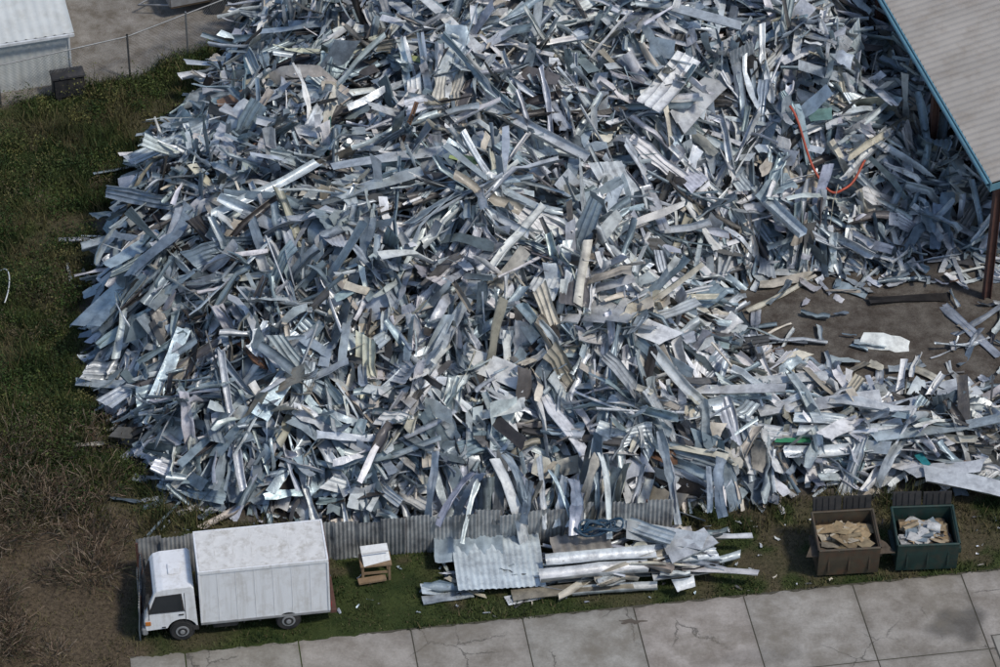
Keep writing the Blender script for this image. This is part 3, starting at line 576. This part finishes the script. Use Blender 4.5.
# ------------------------------------------------------------------ grass, weeds, brush
def gzat(x,y):
    _,_,_,_,s,r=zones(x,y); onr=sstep(.9,.1,r)*sstep(-7.4,-6.8,s)
    return (.14*(fbm(x,y,2.5,60)-.4)+.06*(vn(x,y,.5,61)-.5))*(1-onr)
N=480000; x=rng.uniform(-24,20,N); y=rng.uniform(-20,22,N)
di,gr,dr,sd,s_,r_=zones(x,y)
edge=.34*fbm(x,y,.8,90)-.08
keep=(di<.5)&(gr<.45)&((r_>-edge)|(s_<-6.6))&(rng.uniform(0,1,N)<1-.75*dr)&(sd<-.1)
x=x[keep];y=y[keep];dr=dr[keep];n=len(x)
hgt=(.05+.60*fbm(x,y,1.1,70)**1.9)*rng.uniform(.5,1.5,n); hgt*=np.where(y>-10.5,1.4,.5)
yaw=rng.uniform(0,6.28,n); ln=rng.uniform(.1,.9,n)*hgt; w=rng.uniform(.012,.03,n)
bx=np.cos(yaw)*w;by=np.sin(yaw)*w; z=gzat(x,y)-.02; ty=rng.uniform(0,6.28,n)
V=np.stack([np.stack([x-bx,y-by,z],-1),np.stack([x+bx,y+by,z],-1),np.stack([x+np.cos(ty)*ln,y+np.sin(ty)*ln,z+hgt],-1)],1).reshape(-1,3)
g1=np.array((.024,.044,.012));g2=np.array((.082,.098,.034));g3=np.array((.15,.12,.062))
u=np.clip(fbm(x,y,1.2,80)*2.8-1.0+rng.normal(0,.18,n),0,1)[:,None]; c=g1*(1-u)+g2*u
dmix=np.clip(dr*.75+(rng.uniform(0,1,n)<.10),0,1)[:,None]; c=c*(1-dmix)+g3*dmix; c=np.concatenate([c,np.ones((n,1))],1)
np_mesh('grass',V,np.arange(3*n).reshape(-1,3),np.repeat(c,3,axis=0),M_leaf)
V=[];F=[];C=[];b=0
cl=[]
while len(cl)<680:
    x0=random.uniform(-21,-6);y0=random.uniform(-10,20)
    a_=np.array([x0]);b_=np.array([y0]); d_,g_,r3,sd_,s3,r4=zones(a_,b_)
    if sd_[0]>-.3 or g_[0]>.3 or d_[0]>.4: continue
    if fbm(a_,b_,3.,99)[0]<.38: continue
    cl.append((x0,y0))
for (x0,y0) in cl:
    R=random.uniform(.18,.6)*(1.7 if random.random()<.2 else 1);hh=R*random.uniform(.6,1.4);k=int(380*R)
    dd=rng.normal(0,1,(k,3)); dd/=np.linalg.norm(dd,axis=1)[:,None]; dd*=rng.uniform(.2,1.1,(k,1))**.5*(1+.45*np.sin(4*np.arctan2(dd[:,1:2],dd[:,:1])+x0*7)); dd[:,2]=np.abs(dd[:,2])
    P=dd*np.array((R,R*random.uniform(.6,1),hh))+np.array((x0,y0,0)); sz=rng.uniform(.02,.06,(k,1)); 
    t1=rng.normal(0,1,(k,3));t1/=np.linalg.norm(t1,axis=1)[:,None]; t2=np.cross(t1,rng.normal(0,1,(k,3)));t2/=np.linalg.norm(t2,axis=1)[:,None]
    q=np.stack([P-t1*sz,P+t2*sz*.5,P+t1*sz,P-t2*sz*.5],1); V.append(q.reshape(-1,3)); F.append(np.arange(4*k).reshape(-1,4)+b); b+=4*k
    up=y0>9
    tone=random.choice([(.04,.072,.018),(.055,.08,.025),(.05,.072,.02),(.085,.11,.03),(.026,.05,.014),(.026,.046,.014),(.12,.115,.045)]+([(.15,.15,.05),(.11,.12,.04)] if up else [(.10,.085,.05)]))
    cc_=np.array(tone)*rng.uniform(.5,1.4,(k,1)); C.append(np.repeat(np.concatenate([cc_,np.ones((k,1))],1),4,axis=0))
np_mesh('weeds',np.concatenate(V),np.concatenate(F),np.concatenate(C),M_leaf)
D=Acc(); 
for _ in range(54):
    x0=rng.uniform(-18.5,-12.3); y0=rng.uniform(-16.5,-5.6)
    if x0>-13.6 and y0<-13.2: continue
    R=rng.uniform(.45,1.15); k=int(150*R)+20
    th=rng.uniform(0,6.28,k); rr=R*np.sqrt(rng.uniform(0,1,k))*.9; el=rng.uniform(.1,1.3,k); L=R*rng.uniform(.3,1.1,k)
    px=x0+rr*np.cos(th);py=y0+rr*np.sin(th); th2=th+rng.normal(0,1.0,k)
    ct=np.stack([px+np.cos(th2)*np.cos(el)*L/2,py+np.sin(th2)*np.cos(el)*L/2,np.sin(el)*L/2+rng.uniform(0,.25,k)],-1)
    col=np.array([(.18,.13,.09,0),(.12,.082,.055,0),(.24,.19,.14,0),(.09,.09,.045,0)])[rng.integers(0,4,k)]
    D.add(ct,th2,el,rng.uniform(0,3,k),L,rng.uniform(.008,.022,k),'flat',col,6,.25,.5,.006,-.08)
D.mesh('dry_brush',M_leaf)
tube('wire_loop',[(-17.6+.28*math.sin(t)*1.0+.1*t,2.3+1.0*math.cos(t),.25+.3*math.sin(t)) for t in np.linspace(-.3,2.9,24)],.022,M_white)
E=Acc(); n=260; x=rng.uniform(-11,17,n);y=rng.uniform(-14.5,-9.5,n); _,_,_,sdv,s_,r_=zones(x,y); k=(r_>.05)&(sdv<0); x=x[k];y=y[k];n=len(x)
E.add(np.stack([x,y,np.full(n,.07)],-1),rng.uniform(0,6,n),rng.normal(0,.1,n),rng.normal(0,.3,n),rng.uniform(.05,.25,n),rng.uniform(.02,.08,n),'flat',colours(x,y),3,.3,.2,.01)
E.mesh('litter',M_scrap)
# ------------------------------------------------------------------ light
sv=Vector((.52,-.30,.86)).normalized(); el=math.asin(sv.z); az=math.atan2(sv.x,sv.y)
w=bpy.data.worlds.new('World'); S.world=w; w.use_nodes=True; nt=w.node_tree
sky=nt.nodes.new('ShaderNodeTexSky'); sky.sky_type='NISHITA'; sky.sun_disc=False; sky.sun_elevation=el; sky.sun_rotation=az
nt.links.new(sky.outputs[0],nt.nodes['Background'].inputs[0]); nt.nodes['Background'].inputs[1].default_value=.145
l=bpy.data.lights.new('sun','SUN'); l.energy=2.5; l.angle=math.radians(7.0); l.color=(1,.94,.85)
lo=bpy.data.objects.new('sun',l); lo.rotation_euler=sv.to_track_quat('Z','Y').to_euler(); lo.location=(30,-10,60); link(lo)
cam=bpy.data.cameras.new('camera'); cam.lens=125; cam.sensor_width=36; cam.clip_start=1; cam.clip_end=4000
co=bpy.data.objects.new('camera',cam); co.location=(0,-94.56,73.88); co.rotation_euler=(math.radians(52),0,0); link(co); S.camera=co
S.view_settings.view_transform='Standard'; S.view_settings.look='None'; S.view_settings.exposure=0
